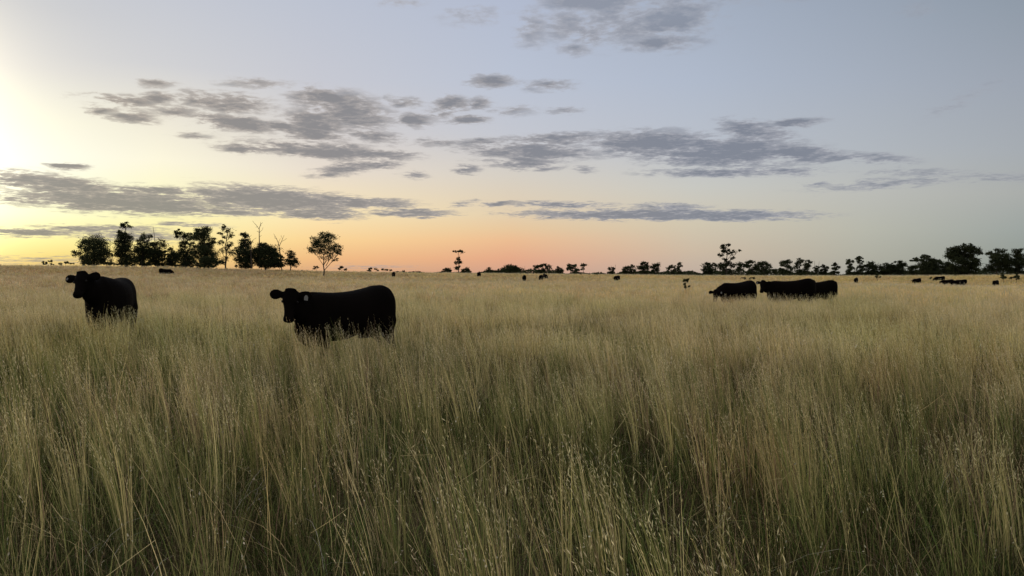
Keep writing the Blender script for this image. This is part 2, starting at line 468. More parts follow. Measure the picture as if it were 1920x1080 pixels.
    # dewlap and brisket
    loft(Vx, Fc, [(Vector((.55, 0, .62)), Vector((0, .09, 0)), Vector((0, 0, .10))), (Vector((.75, 0, .64)), Vector((0, .09, 0)), Vector((0, 0, .13))), (Vector((.9, 0, .74)), Vector((0, .06, 0)), Vector((0, 0, .12))), (Vector((.97, 0, .84)), Vector((0, .03, 0)), Vector((0, 0, .07)))], 14)
    # udder
    loft(Vx, Fc, [(Vector((-.18, 0, .64)), Vector((0, .05, 0)), Vector((0, 0, .04))), (Vector((-.32, 0, .67)), Vector((0, .10, 0)), Vector((0, 0, .07))), (Vector((-.42, 0, .68)), Vector((0, .08, 0)), Vector((0, 0, .07)))], 12)
    if tail:
        T = [((-.74, 0, 1.38), .04), ((-.80, 0, 1.33), .034), ((-.83, 0, 1.2), .026), ((-.83, .01, .95), .023), ((-.82, .02, .7), .022), ((-.82, .02, .58), .036), ((-.82, .02, .45), .04), ((-.82, .02, .34), .02)]
        loft(Vx, Fc, path_secs([(Vector(p), r, r) for p, r in T], up=Vector((0, 1, 0))), 10)
    me = bpy.data.meshes.new('cow_raw')
    me.from_pydata([tuple(v) for v in Vx], [], Fc)
    bm = bmesh.new(); bm.from_mesh(me)
    # every lofted piece must face outwards
    bmesh.ops.recalc_face_normals(bm, faces=bm.faces)
    bm.to_mesh(me); bm.free()
    o = bpy.data.objects.new('cow_raw', me); C.objects.link(o)
    r = o.modifiers.new('r', 'REMESH'); r.mode = 'VOXEL'; r.voxel_size = voxel; r.use_smooth_shade = True
    s = o.modifiers.new('s', 'SMOOTH'); s.factor = .5; s.iterations = 4 if voxel < .03 else 1
    dg = bpy.context.evaluated_depsgraph_get(); dg.update()
    out = bpy.data.meshes.new_from_object(o.evaluated_get(dg))
    bpy.data.objects.remove(o); bpy.data.meshes.remove(me)
    out.name = 'cow_body'
    out.materials.clear(); out.materials.append(MH)
    info = dict(head=head_at, hd=hd, side=side, up=up, ear_drop=ear_drop)
    return out, info

def heading(px, t):
    """world rotation of a cow at picture column px: t=0 walks to the left of the picture, 90 towards the camera"""
    a = azi(px); t = math.radians(t)
    rx, ry = math.cos(a), -math.sin(a); vx, vy = math.sin(a), math.cos(a)
    hx = -rx * math.cos(t) - vx * math.sin(t); hy = -ry * math.cos(t) - vy * math.sin(t)
    return math.atan2(hy, hx)

def small_ball(name, r, parent, mat, loc, sc=(1, 1, 1)):
    me = bpy.data.meshes.new(name); bm = bmesh.new()
    bmesh.ops.create_uvsphere(bm, u_segments=12, v_segments=8, radius=r)
    bmesh.ops.scale(bm, vec=sc, verts=bm.verts)
    for f in bm.faces: f.smooth = True
    bm.to_mesh(me); bm.free()
    return link(name, me, parent, mat, loc)

def ear_tag(parent, info, sg, size=1.0, t=.13):
    h, hd, side, up = info['head'], info['hd'], info['side'], info['up']
    eb = h + side * sg * .10 - up * .06 + hd * .02
    ed = (side * sg - up * .12 + hd * (.04 + info['ear_drop'])).normalized()
    c = eb + ed * t + up * .042
    me = bpy.data.meshes.new('ear_tag'); bm = bmesh.new()
    w, l, th = .028 * size, .08 * size, .004
    pts = [(-w * .45, 0), (w * .45, 0), (w, -l * .35), (w, -l), (-w, -l), (-w, -l * .35)]
    f1 = [bm.verts.new(c + ed * a + hd * (-b) + up * th) for a, b in pts]
    f2 = [bm.verts.new(c + ed * a + hd * (-b) - up * th) for a, b in pts]
    bm.faces.new(f1); bm.faces.new(f2[::-1])
    for i in range(6):
        j = (i + 1) % 6
        bm.faces.new((f1[i], f2[i], f2[j], f1[j]))
    bmesh.ops.recalc_face_normals(bm, faces=bm.faces)
    bm.to_mesh(me); bm.free()
    return link('ear_tag', me, parent, MTAG)

COWS = []     # footprints kept free of tall stalks
def cow(mesh, px, d, t, label, scale=1.0, group='black cattle in the pasture', sink=0.0, copy=True):
    p = at(px, d, -sink)
    o = bpy.data.objects.new('cow', mesh); C.objects.link(o)
    o.location = p; o.rotation_euler = (0, 0, heading(px, t)); o.scale = (scale,) * 3
    tag(o, label, 'cow', group)
    COWS.append((p.x, p.y, o.rotation_euler.z, scale))
    top = proj(p + Vector((0, 0, 1.46 * scale)))
    print('COW', px, 'd', d, 'top y %.1f' % top[1], 'feet y %.1f' % proj(p)[1], 'px/m %.1f' % (F / d))
    return o

Vc = Vector
# the standing cow: body side on, head swung round to the camera
mA, iA = make_cow(Vc((.92, .05, 1.10)), Vc((1.12, .15, 1.37)), Vc((.22, .20, -.93)), roll_up=Vc((.56, .80, .3)), voxel=.016)
# head-on cow
mB, iB = make_cow(Vc((.95, -.07, 1.24)), Vc((1.10, -.17, 1.53)), Vc((.60, -.02, -.80)), roll_up=Vc((.8, -.2, .5)), voxel=.016, wz=.12)
# grazing
mC, iC = make_cow(Vc((1.10, .02, .86)), Vc((1.36, .05, .66)), Vc((.35, 0, -.93)), roll_up=Vc((.9, 0, .4)), voxel=.035, ear_drop=.1)
# walking with the head level
mD, iD = make_cow(Vc((1.02, .10, 1.12)), Vc((1.14, .24, 1.34)), Vc((.22, .36, -.9)), roll_up=Vc((.45, .85, .3)), voxel=.025, legs=(.1, -.08, .1, -.1))
# half grazing
mE, iE = make_cow(Vc((1.08, .05, 1.00)), Vc((1.32, .12, 1.05)), Vc((.35, .25, -.9)), roll_up=Vc((.8, .5, .4)), voxel=.025, ear_drop=.05)

c2 = cow(mA, 655, 13.1, 33, 'black cow standing side on in the tall grass with its head turned to the camera', scale=.985)
for sg in (-1, 1):
    small_ball('eye', .02, c2, MEYE, iA['head'] + iA['side'] * sg * .108 + iA['up'] * -.035 + iA['hd'] * .14)
ear_tag(c2, iA, -1); 
c1 = cow(mB, 210, 15.4, 73, 'black cow facing the camera with one pale tagged ear held out', scale=.99)
for sg in (-1, 1):
    small_ball('eye', .02, c1, MEYE, iB['head'] + iB['side'] * sg * .108 + iB['up'] * -.035 + iB['hd'] * .14)
ear_tag(c1, iB, 1, .62, .15)
c11 = cow(mE, 1386, 33.5, 42, 'black cow with lowered head grazing alone just beside the overlapping pair', scale=.99)
ear_tag(c11, iE, -1)
c12 = cow(mD, 1487, 33.0, 8, 'front black cow of the overlapping pair, ear and head raised at their left end', scale=1.03)
ear_tag(c12, iD, 1)
c13 = cow(mC, 1534, 35.5, 20, 'rear black cow of the overlapping pair, only its hindquarters showing', scale=.98)
# far cattle: column, distance, heading, mesh, label
FARC = [
 (309, 128, 180, mC, 'small black cow grazing before the dark clump of trees'),
 (738, 160, 85, mD, 'small black cow standing end on near the skyline past the lone round tree'),
 (898, 175, 75, mD, 'tiny black cow on the skyline beside the thin flat-topped tree'),
 (983, 135, 88, mD, 'tiny black cow seen end on below the low domed tree'),
 (1014, 148, 80, mD, 'tiny black cow end on below the broad umbrella-shaped tree'),
 (1022, 165, 110, mC, 'tiny black cow half behind another one under the umbrella-shaped tree'),
 (1157, 150, 62, mE, 'tiny black cow below a ragged small tree left of the twin-domed trees'),
 (1394, 178, 35, mC, 'left one of two tiny black cows grazing in line above the near group'),
 (1411, 178, 30, mC, 'right one of two tiny black cows grazing in line above the near group'),
 (1605, 152, 80, mE, 'tiny round black cow alone right of the near group'),
 (1720, 150, 50, mE, 'small black cow alone just left of the row under the big tree'),
 (1763, 165, 5, mC, 'leftmost black cow of the row under the big tree'),
 (1778, 148, 0, mE, 'second black cow from the left in the row under the big tree'),
 (1792, 142, 175, mC, 'third black cow from the left in the row under the big tree'),
 (1803, 146, 0, mC, 'rightmost black cow of the row under the big tree'),
 (1867, 135, 70, mD, 'small black cow end on to the right of the big tree'),
]
for px, d, t, m, lab in FARC:
    cow(m, px, d, t, lab, scale=.68 if px in (1394, 1411) else 1.0)

# ------------------------------------------------------------------ trees
def tube(V, Fc, pts, seg=6):
    base = len(V)
    for i, (p, r) in enumerate(pts):
        a = pts[max(0, i - 1)][0]; b = pts[min(len(pts) - 1, i + 1)][0]
        t = (b - a).normalized(); s = t.cross(Vector((.3, 1, .1))).normalized(); u = s.cross(t)
        for k in range(seg):
            q = 2 * math.pi * k / seg
            V.append(p + s * (r * math.cos(q)) + u * (r * math.sin(q)))
    for i in range(len(pts) - 1):
        for k in range(seg):
            a = base + i * seg + k; b = base + i * seg + (k + 1) % seg
            Fc.append((a, b, b + seg, a + seg))

def bend(a, b, rng, r0, r1, n=5, wob=.06):
    L = (b - a).length; out = []
    sag = Vector((rng.uniform(-1, 1), rng.uniform(-1, 1), rng.uniform(.2, 1))) * L * wob
    for i in range(n + 1):
        t = i / n
        p = a.lerp(b, t) + sag * math.sin(math.pi * t) + Vector((rng.gauss(0, 1), rng.gauss(0, 1), 0)) * L * .012 * (0 < t < 1)
        out.append((p, r0 + (r1 - r0) * t))
    return out

TREES = []
def tree(px, d, clumps, label, base=None, trunk_top=None, tw=.9, density=1.0, leaf=None, name='tree', cat='tree', group=None, seed=None, bare=None, stems=None, lean=0):
    """clumps: (x px, y px, rx px, ry px[, density]) as seen in the photograph, turned into metres at distance d.
    The crown gets the depth its width suggests."""
    m = d / F                                      # metres per pixel
    rng = random.Random(seed if seed is not None else int(px * 7 + d))
    nrg = np.random.default_rng(int(abs(px) * 13 + d))
    p0 = at(px, d)
    root = empty(name, p0)
    tag(root, label, cat, group)
    def loc(x, y, dy=0.0):
        # height of a picture row at the distance d
        u = (540 - y) / F
        z = EYE + d * (u * math.cos(PITCH) - math.sin(PITCH)) / (math.cos(PITCH) + u * math.sin(PITCH))
        return Vector(((x - px) * m, dy, z - p0.z))
    Vt, Ft = [], []
    if clumps:
        topc = min(clumps, key=lambda c: c[1] - c[3])
        if trunk_top is None: trunk_top = (topc[0], topc[1])
        top = loc(*trunk_top)
        r0 = tw * m
        tp = bend(Vector((lean * m, 0, -.3)), top, rng, r0, r0 * .25, 7, .02)
        tube(Vt, Ft, tp, 8)
        cw = max(c[0] + c[2] for c in clumps) - min(c[0] - c[2] for c in clumps)
        LV, LC = [], []
        for c in clumps:
            cx, cy, rx, ry = c[:4]; rx *= 1.13; ry *= 1.10; dn_ = (c[4] if len(c) > 4 else 1.0) * density
            dep = rng.uniform(-.25, .25) * min(cw, 60) * m if len(clumps) > 2 else 0
            cc = loc(cx, cy, dep)
            # limb
            zt = max(.15 * top.z, min(cc.z - abs(cc.x - top.x * .5) * .9, top.z * .9))
            k = min(len(tp) - 1, max(0, int(zt / max(top.z, .1) * 7)))
            if (cc - top).length > .3:
                tube(Vt, Ft, bend(tp[k][0], cc, rng, tp[k][1] * .55, tp[k][1] * .12 + .01, 4, .08), 5)
            for q in range(3):
                e = cc + Vector((rng.uniform(-.8, .8) * rx * m, rng.uniform(-.8, .8) * rx * m, rng.uniform(-.1, .8) * ry * m))
                tube(Vt, Ft, bend(cc.lerp(tp[k][0], .3), e, rng, tp[k][1] * .22 + .008, .01, 3, .1), 4)
            area = rx * ry * m * m * 3.14
            lf = leaf or max(.09, 1.5 * m)        # leaf-spray size in metres
            nsub = max(5, int(rx * ry / 5.5)) + 4
            nsub = min(nsub, 90)
            ntot = int(area / (lf * lf) * (5.6 if rx * ry > 60 else 8) * dn_)
            ntot = max(40, min(ntot, 14000))
            # sub clumps lie towards the shell of the ellipsoid
            u = nrg.normal(size=(nsub, 3)); u /= np.linalg.norm(u, axis=1)[:, None]
            rad = nrg.uniform(.25, 1.0, nsub) ** .6
            sc = u * rad[:, None] * np.array([rx * m, rx * m * .9, ry * m]) * .86
            which = nrg.integers(0, nsub, ntot)
            sr = .37 * min(rx, ry * 1.6) * m * nrg.uniform(.5, 1.2, nsub)[which]
            pts = sc[which] + nrg.normal(size=(ntot, 3)) * np.array([.62, .62, .40]) * np.maximum(sr, .6 * m)[:, None]
            pts += np.array(cc)
            LV.append(pts); LC.append(np.clip(nrg.uniform(0, 1, nsub)[which] * .7 + nrg.uniform(0, .3, ntot), 0, 1))
        P = np.concatenate(LV); n = len(P)
        shade = np.concatenate(LC)
        lf = leaf or max(.09, 1.5 * m)
        a = nrg.normal(size=(n, 3)); a /= np.linalg.norm(a, axis=1)[:, None]
        b = np.cross(a, nrg.normal(size=(n, 3))); b /= np.linalg.norm(b, axis=1)[:, None]
        s1 = lf * nrg.uniform(.35, 1.1, n)[:, None]; s2 = lf * nrg.uniform(.2, .6, n)[:, None]
        Vq = np.stack([P - a * s1, P - b * s2, P + a * s1, P + b * s2], 1).reshape(-1, 3)
        Fq = np.arange(n * 4).reshape(-1, 4)
        cr = link('crown', quads_mesh('crown', Vq, Fq, np.repeat(shade, 4)[:, None] * np.ones(3)), root, MLEAF)
    for st in (bare or []):
        pts = [(loc(x, y), max(.03, w * m)) for x, y, w in st]
        tube(Vt, Ft, pts, 6)
    me = bpy.data.meshes.new('trunk'); me.from_pydata([tuple(v) for v in Vt], [], Ft)
    for pl in me.polygons: pl.use_smooth = True
    link('trunk', me, root, MB_)
    return root

GL = 'trees of the clump on the rise'
tree(176, 205, [(180,458,24,15,1.5),(160,461,15,13,.9),(192,476,16,18,1.4),(175,482,20,14,1.3),(176,493,20,5,1.2),(148,476,9,7,.9),(205,478,6,12,.5),(160,490,10,7,.7),(198,492,12,6,.7)], 'round bushy tree standing apart at the left end of the clump', tw=2.0, group=GL)
tree(236, 190, [(235,422,12,5.5,1.2),(228,436,6,4,.9),(238,448,15,12,1.6),(236,470,17,18,1.8),(242,488,16,10,1.5),(241,496,17,5,1.6),(222,458,6,8,.7),(224,476,6,7,.6),(228,442,8,8,1)], 'tall dark tree with a small flat tuft above its main crown', trunk_top=(236,424), tw=2.0, group=GL)
tree(268, 195, [(268,446,9,9,.8),(270,458,11,14,1.3),(268,478,13,18,1.7),(280,444,5,6,.4),(262,490,8,8,1.3),(270,496,14,5,1.6),(258,474,9,14,1.4),(279,472,7,14,1.4)], 'slim dark tree crowded against the tall tufted tree', tw=1.6, group=GL)
tree(296, 200, [(286,462,8,10,1.3),(300,458,12,11,.8),(297,478,14,18,1.8),(288,488,10,9,1.5),(296,496,16,5,1.7),(306,480,6,14,1.2)], 'low dark tree with a bare stick rising out of its crown', tw=1.6, group=GL, bare=[[(292,470,.8),(290.5,445,.5),(287.5,425,.3)]])
tree(324, 205, [(321,474,8,11,1.3),(326,488,12,11,1.6),(335,478,9,12,1.4),(318,490,6,8,1.2),(324,496,12,5,1.7)], 'short bushy tree at the foot of the leaning-topped tree', tw=1.2, group=GL)
tree(349, 198, [(338,436,8,6,1.2),(330,443,6,4,.9),(348,444,10,10,1.2),(352,458,10,8,.9),(342,460,8,6,.8),(346,474,15,10,1.5),(350,488,16,11,1.8),(350,497,18,5,1.8)], 'tall tree with an open top leaning left over low dark bushes', trunk_top=(344,438), tw=1.6, group=GL)
tree(384, 192, [(384,432,16,8,1.3),(381,444,18,10,1.6),(396,450,8,10,1.0),(379,462,15,12,1.7),(386,478,18,16,1.9),(392,490,16,9,1.8),(386,498,24,5,1.8),(386,468,14,8,1.5),(364,462,6,8,.8),(366,480,8,14,1.2),(372,436,5,8,.8),(406,490,8,8,1.3)], 'broad dense tree, the darkest and fullest of the clump', tw=2.2, group=GL)
tree(424, 200, [(420,425,6,4,.7),(427,432,9,6,.6),(416,438,6,4,.5),(424,444,11,5,.5),(435,440,5,4,.4),(418,492,12,5,.6),(416,456,8,5,.45),(432,458,8,6,.5),(412,470,7,6,.35),(433,474,8,6,.4),(422,484,9,6,.35),(424,466,6,5,.4)], 'thin tall tree with a sparse see-through crown and straight trunk', trunk_top=(424,426), tw=1.5, group=GL)
tree(458, 196, [(460,442,8,5,1.3),(458,454,11,8,1.5),(456,466,13,10,1.6),(461,480,17,12,1.9),(446,486,10,8,1.0),(466,492,14,8,1.8),(458,498,18,5,1.6),(448,472,7,8,.8)], 'dark conical tree beside the first dead trunk', tw=1.8, group=GL)
tree(499, 194, [(494,460,10,8,1.2),(506,470,16,11,1.7),(490,474,16,12,1.8),(502,486,22,14,2.0),(518,484,8,14,1.4),(484,490,10,9,1.8),(500,498,24,5,1.8),(478,478,8,12,1.6),(512,494,12,8,1.8)], 'wide low dark tree filling in between the dead trunks', tw=2.0, group=GL)
tree(546, 198, [(543,476,9,9,.55),(548,484,10,10,1.0),(552,494,9,7,1.3),(539,492,7,8,1.1)], 'small pale-topped tree at the right end of the clump', tw=1.2, group=GL)
tree(528, 197, [(528,486,5,8,1.0),(527,496,7,6,1.3)], 'dead tree with a forked bare top at the right of the clump', tw=1.2, group=GL, trunk_top=(527,480), name='dead_tree',
  bare=[[(527,502,1.4),(526,480,1.1),(523.5,462,.9),(522,455,.6),(518,446,.45),(513.5,438,.25)],[(523.5,462,.7),(528,453,.5),(531,446,.3),(533,441,.2)],[(528,453,.35),(534,450,.2),(538,447,.2)],[(520,448,.35),(516,447,.2),(515,443,.15)],[(530,448,.3),(527,441,.2)],[(522,455,.35),(526,447,.2)]])
tree(487, 193, [], 'tallest dead tree of the clump with bare branches held above the crowns', group=GL, name='dead_tree',
  bare=[[(487,503,1.4),(487,470,1.2),(486.5,445,.9),(486.5,428,.6),(490,418,.35)],[(486.5,430,.5),(481,422,.4),(477,418,.3),(474,414,.2)],[(487,426,.5),(490,422,.3),(489,416,.25)],[(487,436,.4),(492,431,.25),(494,426,.2)],[(486.5,436,.4),(482,433,.25)],[(490,420,.25),(493,417,.2)],[(487,444,.35),(491,441,.2)],[(484,425,.3),(480,426,.2)]])
tree(471, 191, [], 'slanting dead trunk with one thin fork in the middle of the clump', group=GL, name='dead_tree',
  bare=[[(471.5,503,1.3),(471,475,1.1),(471,456,.8),(468,445,.5),(465.5,437,.25)],[(471,456,.5),(476,449,.3),(481,446,.2)],[(468,445,.3),(472,441,.2)],[(469.5,449,.3),(464,446,.2)]])
tree(608, 150, [(610,440,15,6,1.1),(602,450,20,9,1.0),(622,448,13,10,1.1),(610,458,24,9,.95),(594,458,11,8,.9),(634,466,10,10,1.15),(620,466,14,9,.9),(590,468,14,7,1.0),(604,472,14,7,.75),(620,478,14,7,.6),(637,474,6,6,.8),(608,484,13,5,.35),(628,486,9,5,.35),(582,470,6,5,.8)], 'lone round-crowned tree on a bare trunk right of the clump', trunk_top=(606,462), tw=1.5, lean=1, group=None, density=.62,
  bare=[[(611,499,.7),(616,490,.6),(622,482,.35),(627,476,.2)]])
tree(859, 260, [(860,470,10,2.6,.9),(853,472,5,2,.8),(867,473,5,2,.7),(859,485,5.5,3.5,1.1),(859,493,6,5,1.2),(858,502,5,5,1.1)], 'thin tall tree with a flat spreading top on the skyline', trunk_top=(860,472), tw=1.0)

GM_, GR_ = 'trees along the middle skyline', 'trees along the right skyline'
def row(specs, group):
    for s in specs:
        if group in (GM_, GR_) and len(s[2]) > 2 and s[0] not in (1805, 1868):      # low growth round the foot
            x0 = min(c[0] - c[2] for c in s[2]); x1 = max(c[0] + c[2] for c in s[2])
            s[2].append(((x0 + x1) / 2, 511.5, (x1 - x0) * .42, 3.4, 1.3))
        tree(*s[:4], group=group, **(s[4] if len(s) > 4 else {}))
GS = 'small trees along the left skyline'
row([
 (83, 420, [(83,493,6,3,1),(95,490,5,2.5,.9),(97,495,4,2,.8)], 'tiny twin-topped tree on the skyline at the far left', dict(tw=.6)),
 (124, 420, [(110,495,5,2,.9),(122,492,5,2.5,1.1),(134,494,5,2,.9)], 'tiny spread-out tree on the skyline just left of the round bushy tree', dict(tw=.6)),
 (205, 330, [(208,494,8,4,1.2),(216,496,5,2.5,1)], 'low shrub-like tree in the gap between the bushy tree and the clump', dict(tw=.6)),
 (594, 420, [(594,501,6,2.2,1.1),(589,504,3,1.6,.8)], 'tiny flat tree left of the lone tree trunk', dict(tw=.5)),
 (641, 420, [(641,501,5,2.4,1.1),(636,504,3,2,1),(648,505,3,2,1)], 'tiny domed tree right of the lone tree trunk', dict(tw=.5)),
 (696, 430, [(695,505,4,3.2,1.1),(692,508,4,2,1)], 'tiny dark tree leftmost of the little row past the lone tree', dict(tw=.5)),
 (706, 430, [(705,504,3.5,2.6,.6),(708,507,3,2,.6)], 'tiny thin-leaved tree second in the little row past the lone tree', dict(tw=.5)),
 (722, 430, [(719,505,4,2,.8),(726,506,3.4,1.8,.8)], 'tiny flat tree third in the little row past the lone tree', dict(tw=.5)),
 (733, 430, [(733,507,3,2,.8)], 'tiniest tree at the right end of the little row past the lone tree', dict(tw=.4)),
 (757, 300, [(756,509,4,2,.9)], 'tiny pale shrub on the skyline right of the end-on cow', dict(tw=.4)),
], GS)
GM = 'trees along the middle skyline'
row([
 (838, 330, [(836,506,6,4,1.4),(842,507,6,3.5,1.4),(831,509,4,2,1.2)], 'low dark shrub-like tree left of the flat-topped tree', dict(tw=.6)),
 (874, 320, [(874,506,7,4,1.4),(869,509,5,3,1.3),(880,509,4,2.5,1.2)], 'low dark domed tree right of the flat-topped tree', dict(tw=.6)),
 (917, 340, [(917,504,4.5,3,.9),(914,508,4,3,1),(921,508,4,3,.9)], 'small ragged tree left of the low domed tree', dict(tw=.6)),
 (960, 300, [(962,500,12,5,1.6),(955,505,16,6,1.8),(970,506,11,6,1.8),(940,508,12,4,1.6),(930,510,7,3,1.3)], 'low domed dark tree trailing off to its left', dict(tw=.9)),
 (1015, 290, [(1006,500,7,4,1.3),(1018,498,11,3.5,1.4),(1028,502,6,4,1.3),(1015,507,9,4,1.3),(1010,512,7,3,1.2)], 'broad umbrella-shaped tree standing by itself', dict(tw=1.2)),
 (1050, 330, [(1046,503,4,4,1.1),(1052,507,6,4,1.3),(1043,508,3,4,1)], 'small uneven tree left of the pair of thick-topped trees', dict(tw=.6)),
 (1073, 320, [(1073,499,9,4,1.3),(1069,505,7,5,1.3),(1080,506,8,4,1.3)], 'flat thick-topped tree, bigger one of a pair', dict(tw=.8)),
 (1094, 325, [(1094,498,6,3.5,1.3),(1093,504,4,4,.9)], 'little round-topped tree, smaller one of a pair', dict(tw=.7)),
 (1147, 330, [(1143,504,4,4,1),(1151,503,4,4,1),(1147,510,7,4,1.4)], 'small ragged tree by itself above a tiny cow', dict(tw=.6, bare=[[(1146,508,.4),(1146,498,.2)],[(1153,506,.4),(1154,496,.2)]])),
 (1180, 320, [(1184,500,6,4,1.2),(1178,505,9,5,1.4),(1168,508,5,4,1.2),(1188,508,6,4,1.3)], 'low tree leaning against the left side of the twin domes', dict(tw=.8)),
 (1208, 310, [(1209,495,9,4.5,1.5),(1201,502,7,5,1.3),(1212,503,8,5,1.3),(1207,510,7,4,1.2)], 'left dome of the twin-domed trees', dict(tw=1.1)),
 (1228, 312, [(1228,499,9,5,1.5),(1230,506,8,5,1.5),(1224,510,6,3,1.2)], 'right dome of the twin-domed trees', dict(tw=1.0)),
 (1260, 320, [(1259,500,8,3.4,1.2),(1254,503,4,4,1),(1265,507,5,5,1.2)], 'spreading tree with a low left lobe, left one of a close pair', dict(tw=.9)),
 (1274, 322, [(1275,497,5.5,4.5,1.3),(1273,504,5,5,1.2),(1277,510,4,3,1)], 'upright tree, right one of a close pair', dict(tw=.8)),
 (1331, 300, [(1328,496,10,5,1.4),(1335,503,10,7,1.4),(1324,506,8,6,1.4),(1340,495,4,4,1.1)], 'bushy tree just left of the tall ragged tree', dict(tw=1.0)),
 (1362, 240, [(1368,459,4,4,1.3),(1358,463,7,4.5,1.3),(1362,470,9,4,1.3),(1353,478,8,2.8,1.1),(1376,472,5,3,1),(1383,470,4,2,1),(1366,476,5,4,1),(1376,484,4,5,.8),(1359,488,6,4,1.2),(1368,494,8,5,1.2),(1354,497,9,5,1.3),(1376,498,6,4,1),(1361,504,10,4,1.3)], 'tall ragged tree rising above the rest of the right tree line', dict(tw=1.5, trunk_top=(1363,464), leaf=.28)),
 (1390, 300, [(1390,497,9,5,1.1),(1386,505,7,6,.9)], 'airy tree just right of the tall ragged tree', dict(tw=.8)),
 (1411, 300, [(1410,491,11,4,1.4),(1405,499,9,5,1.2),(1417,500,8,5,1.2),(1410,507,8,4,1)], 'highest dome of the long-crowned trees', dict(tw=1.1)),
 (1433, 300, [(1430,494,10,4,1.3),(1439,500,8,5,1.2),(1428,503,7,5,1.1),(1436,509,7,4,1)], 'right dome of the long-crowned trees sloping down', dict(tw=1.0)),
 (1452, 320, [(1452,507,4.5,2.5,1.3),(1453,510,5,2,1.2)], 'small mushroom-shaped tree in a gap of the tree line', dict(tw=.5)),
], GM)
GR = 'trees along the right skyline'
row([
 (1474, 300, [(1478,491,9,5,1.2),(1468,496,7,6,1.1),(1478,503,9,7,1.2),(1466,508,6,6,1.1)], 'rounded loose tree right of the mushroom-shaped one', dict(tw=1.0)),
 (1499, 300, [(1499,488,6,4.5,1.3),(1497,497,7,7,1.3),(1498,508,7,6,1.3)], 'upright tree with a knobbly top, taller one of two', dict(tw=.9)),
 (1514, 302, [(1516,491,6,3.5,1.2),(1513,499,7,6,1.3),(1512,508,7,6,1.3)], 'upright tree next to the knobbly one, shorter one of two', dict(tw=.9)),
 (1530, 310, [(1530,502,5,4,1.3),(1528,509,6,5,1.3)], 'small dark tree left of a thin wispy gap', dict(tw=.6, bare=[[(1528,505,.4),(1527,489,.15)],[(1534,505,.4),(1536,490,.15)]])),
 (1545, 310, [(1541,500,5,3.5,1.3),(1549,503,5,4,1.2),(1544,509,8,5,1.4)], 'small dark lumpy tree left of the mushroom-topped one', dict(tw=.6)),
 (1565, 305, [(1565,496,7,3,1.4),(1571,501,5,3,1.2),(1563,504,6,4,1.3),(1567,511,9,3.5,1.4)], 'mushroom-topped tree before a low gap', dict(tw=.8)),
 (1593, 300, [(1595,489,7,3.5,1.3),(1590,495,6,5,1.2),(1594,503,7,7,1.3),(1591,511,6,4,1.3)], 'loose tree at the left end of the unbroken dark line', dict(tw=1.0)),
 (1612, 298, [(1612,484,7,3.5,1.4),(1612,492,6,5,1.2),(1612,502,7,8,1.5),(1612,511,8,4,1.5)], 'tall narrow tree second from the left end of the unbroken dark line', dict(tw=1.0)),
 (1634, 300, [(1634,495,10,5,1.5),(1628,502,9,7,1.6),(1641,504,10,8,1.7),(1634,511,13,4,1.6)], 'dense tree with thin twigs on top in the unbroken dark line', dict(tw=1.1)),
 (1663, 300, [(1663,497,11,4.5,1.7),(1657,504,11,7,1.8),(1670,505,11,7,1.8),(1663,511,14,4,1.7)], 'low even-topped dark tree in the middle of the unbroken line', dict(tw=1.1)),
 (1688, 298, [(1682,491,7,3.5,1.4),(1692,496,10,4.5,1.6),(1686,503,13,7,1.8),(1688,511,16,4,1.7)], 'dark tree with a raised left knob before the large spreading tree', dict(tw=1.1)),
 (1712, 300, [(1712,500,8,5,1.7),(1712,508,11,6,1.8)], 'low dark tree at the left foot of the large spreading tree', dict(tw=.8)),
 (1740, 285, [(1741,481,12,4,1.4),(1722,487,12,4,1.4),(1737,490,17,7,1.8),(1757,494,15,8,1.8),(1730,500,17,10,2.0),(1754,504,18,9,2.0),(1740,510,24,6,1.9)], 'large spreading dark tree behind the big near tree', dict(tw=1.6)),
 (1781, 285, [(1776,498,10,9,1.8),(1780,508,13,7,1.9)], 'dark tree mostly hidden behind the big near tree', dict(tw=1.0)),
 (1805, 215, [(1808,463,14,6,1.5),(1796,470,14,8,1.6),(1818,472,15,8,1.6),(1788,478,12,7,1.5),(1806,480,22,9,1.9),(1824,483,8,7,1.4),(1806,469,19,8,1.8),(1793,490,17,8,1.8),(1816,493,17,9,1.9),(1785,501,8,6,1.4),(1803,504,22,8,1.9),(1805,513,21,5,1.8),(1820,507,12,6,1.6),(1790,513,9,5,1.3),(1814,514,14,4,1.4),(1825,499,7,7,1.3)], 'big full-crowned dark tree nearest on the right, cattle before it', dict(tw=2.2, trunk_top=(1805,475), group=None, leaf=.30) if False else dict(tw=2.2, trunk_top=(1805,475), leaf=.30)),
 (1868, 270, [(1873,470,12,4.5,1.4),(1862,476,10,5,1.5),(1870,482,19,8,1.8),(1860,490,10,8,1.7),(1882,492,14,10,1.8),(1869,501,19,8,1.9),(1854,504,6,5,1.2),(1888,505,8,7,1.5)], 'wide two-lobed dark tree right of the big near tree', dict(tw=1.6)),
 (1906, 270, [(1904,471,11,4.5,1.4),(1910,480,13,7,1.6),(1902,490,13,9,1.8),(1915,498,12,10,1.8),(1905,506,14,6,1.6),(1928,480,10,8,1.5),(1930,496,10,10,1.6)], 'dark tree with a raised knob cut by the right edge', dict(tw=1.4)),
 (1968, 275, [(1965,478,16,8,1.6),(1975,492,18,12,1.8),(1955,498,14,10,1.7)], 'dark tree past the right edge', dict(tw=1.4)),
 (-60, 210, [(-60,470,20,12,1.4),(-50,484,18,12,1.5)], 'bushy tree past the left edge', dict(tw=1.6)),
], GR)
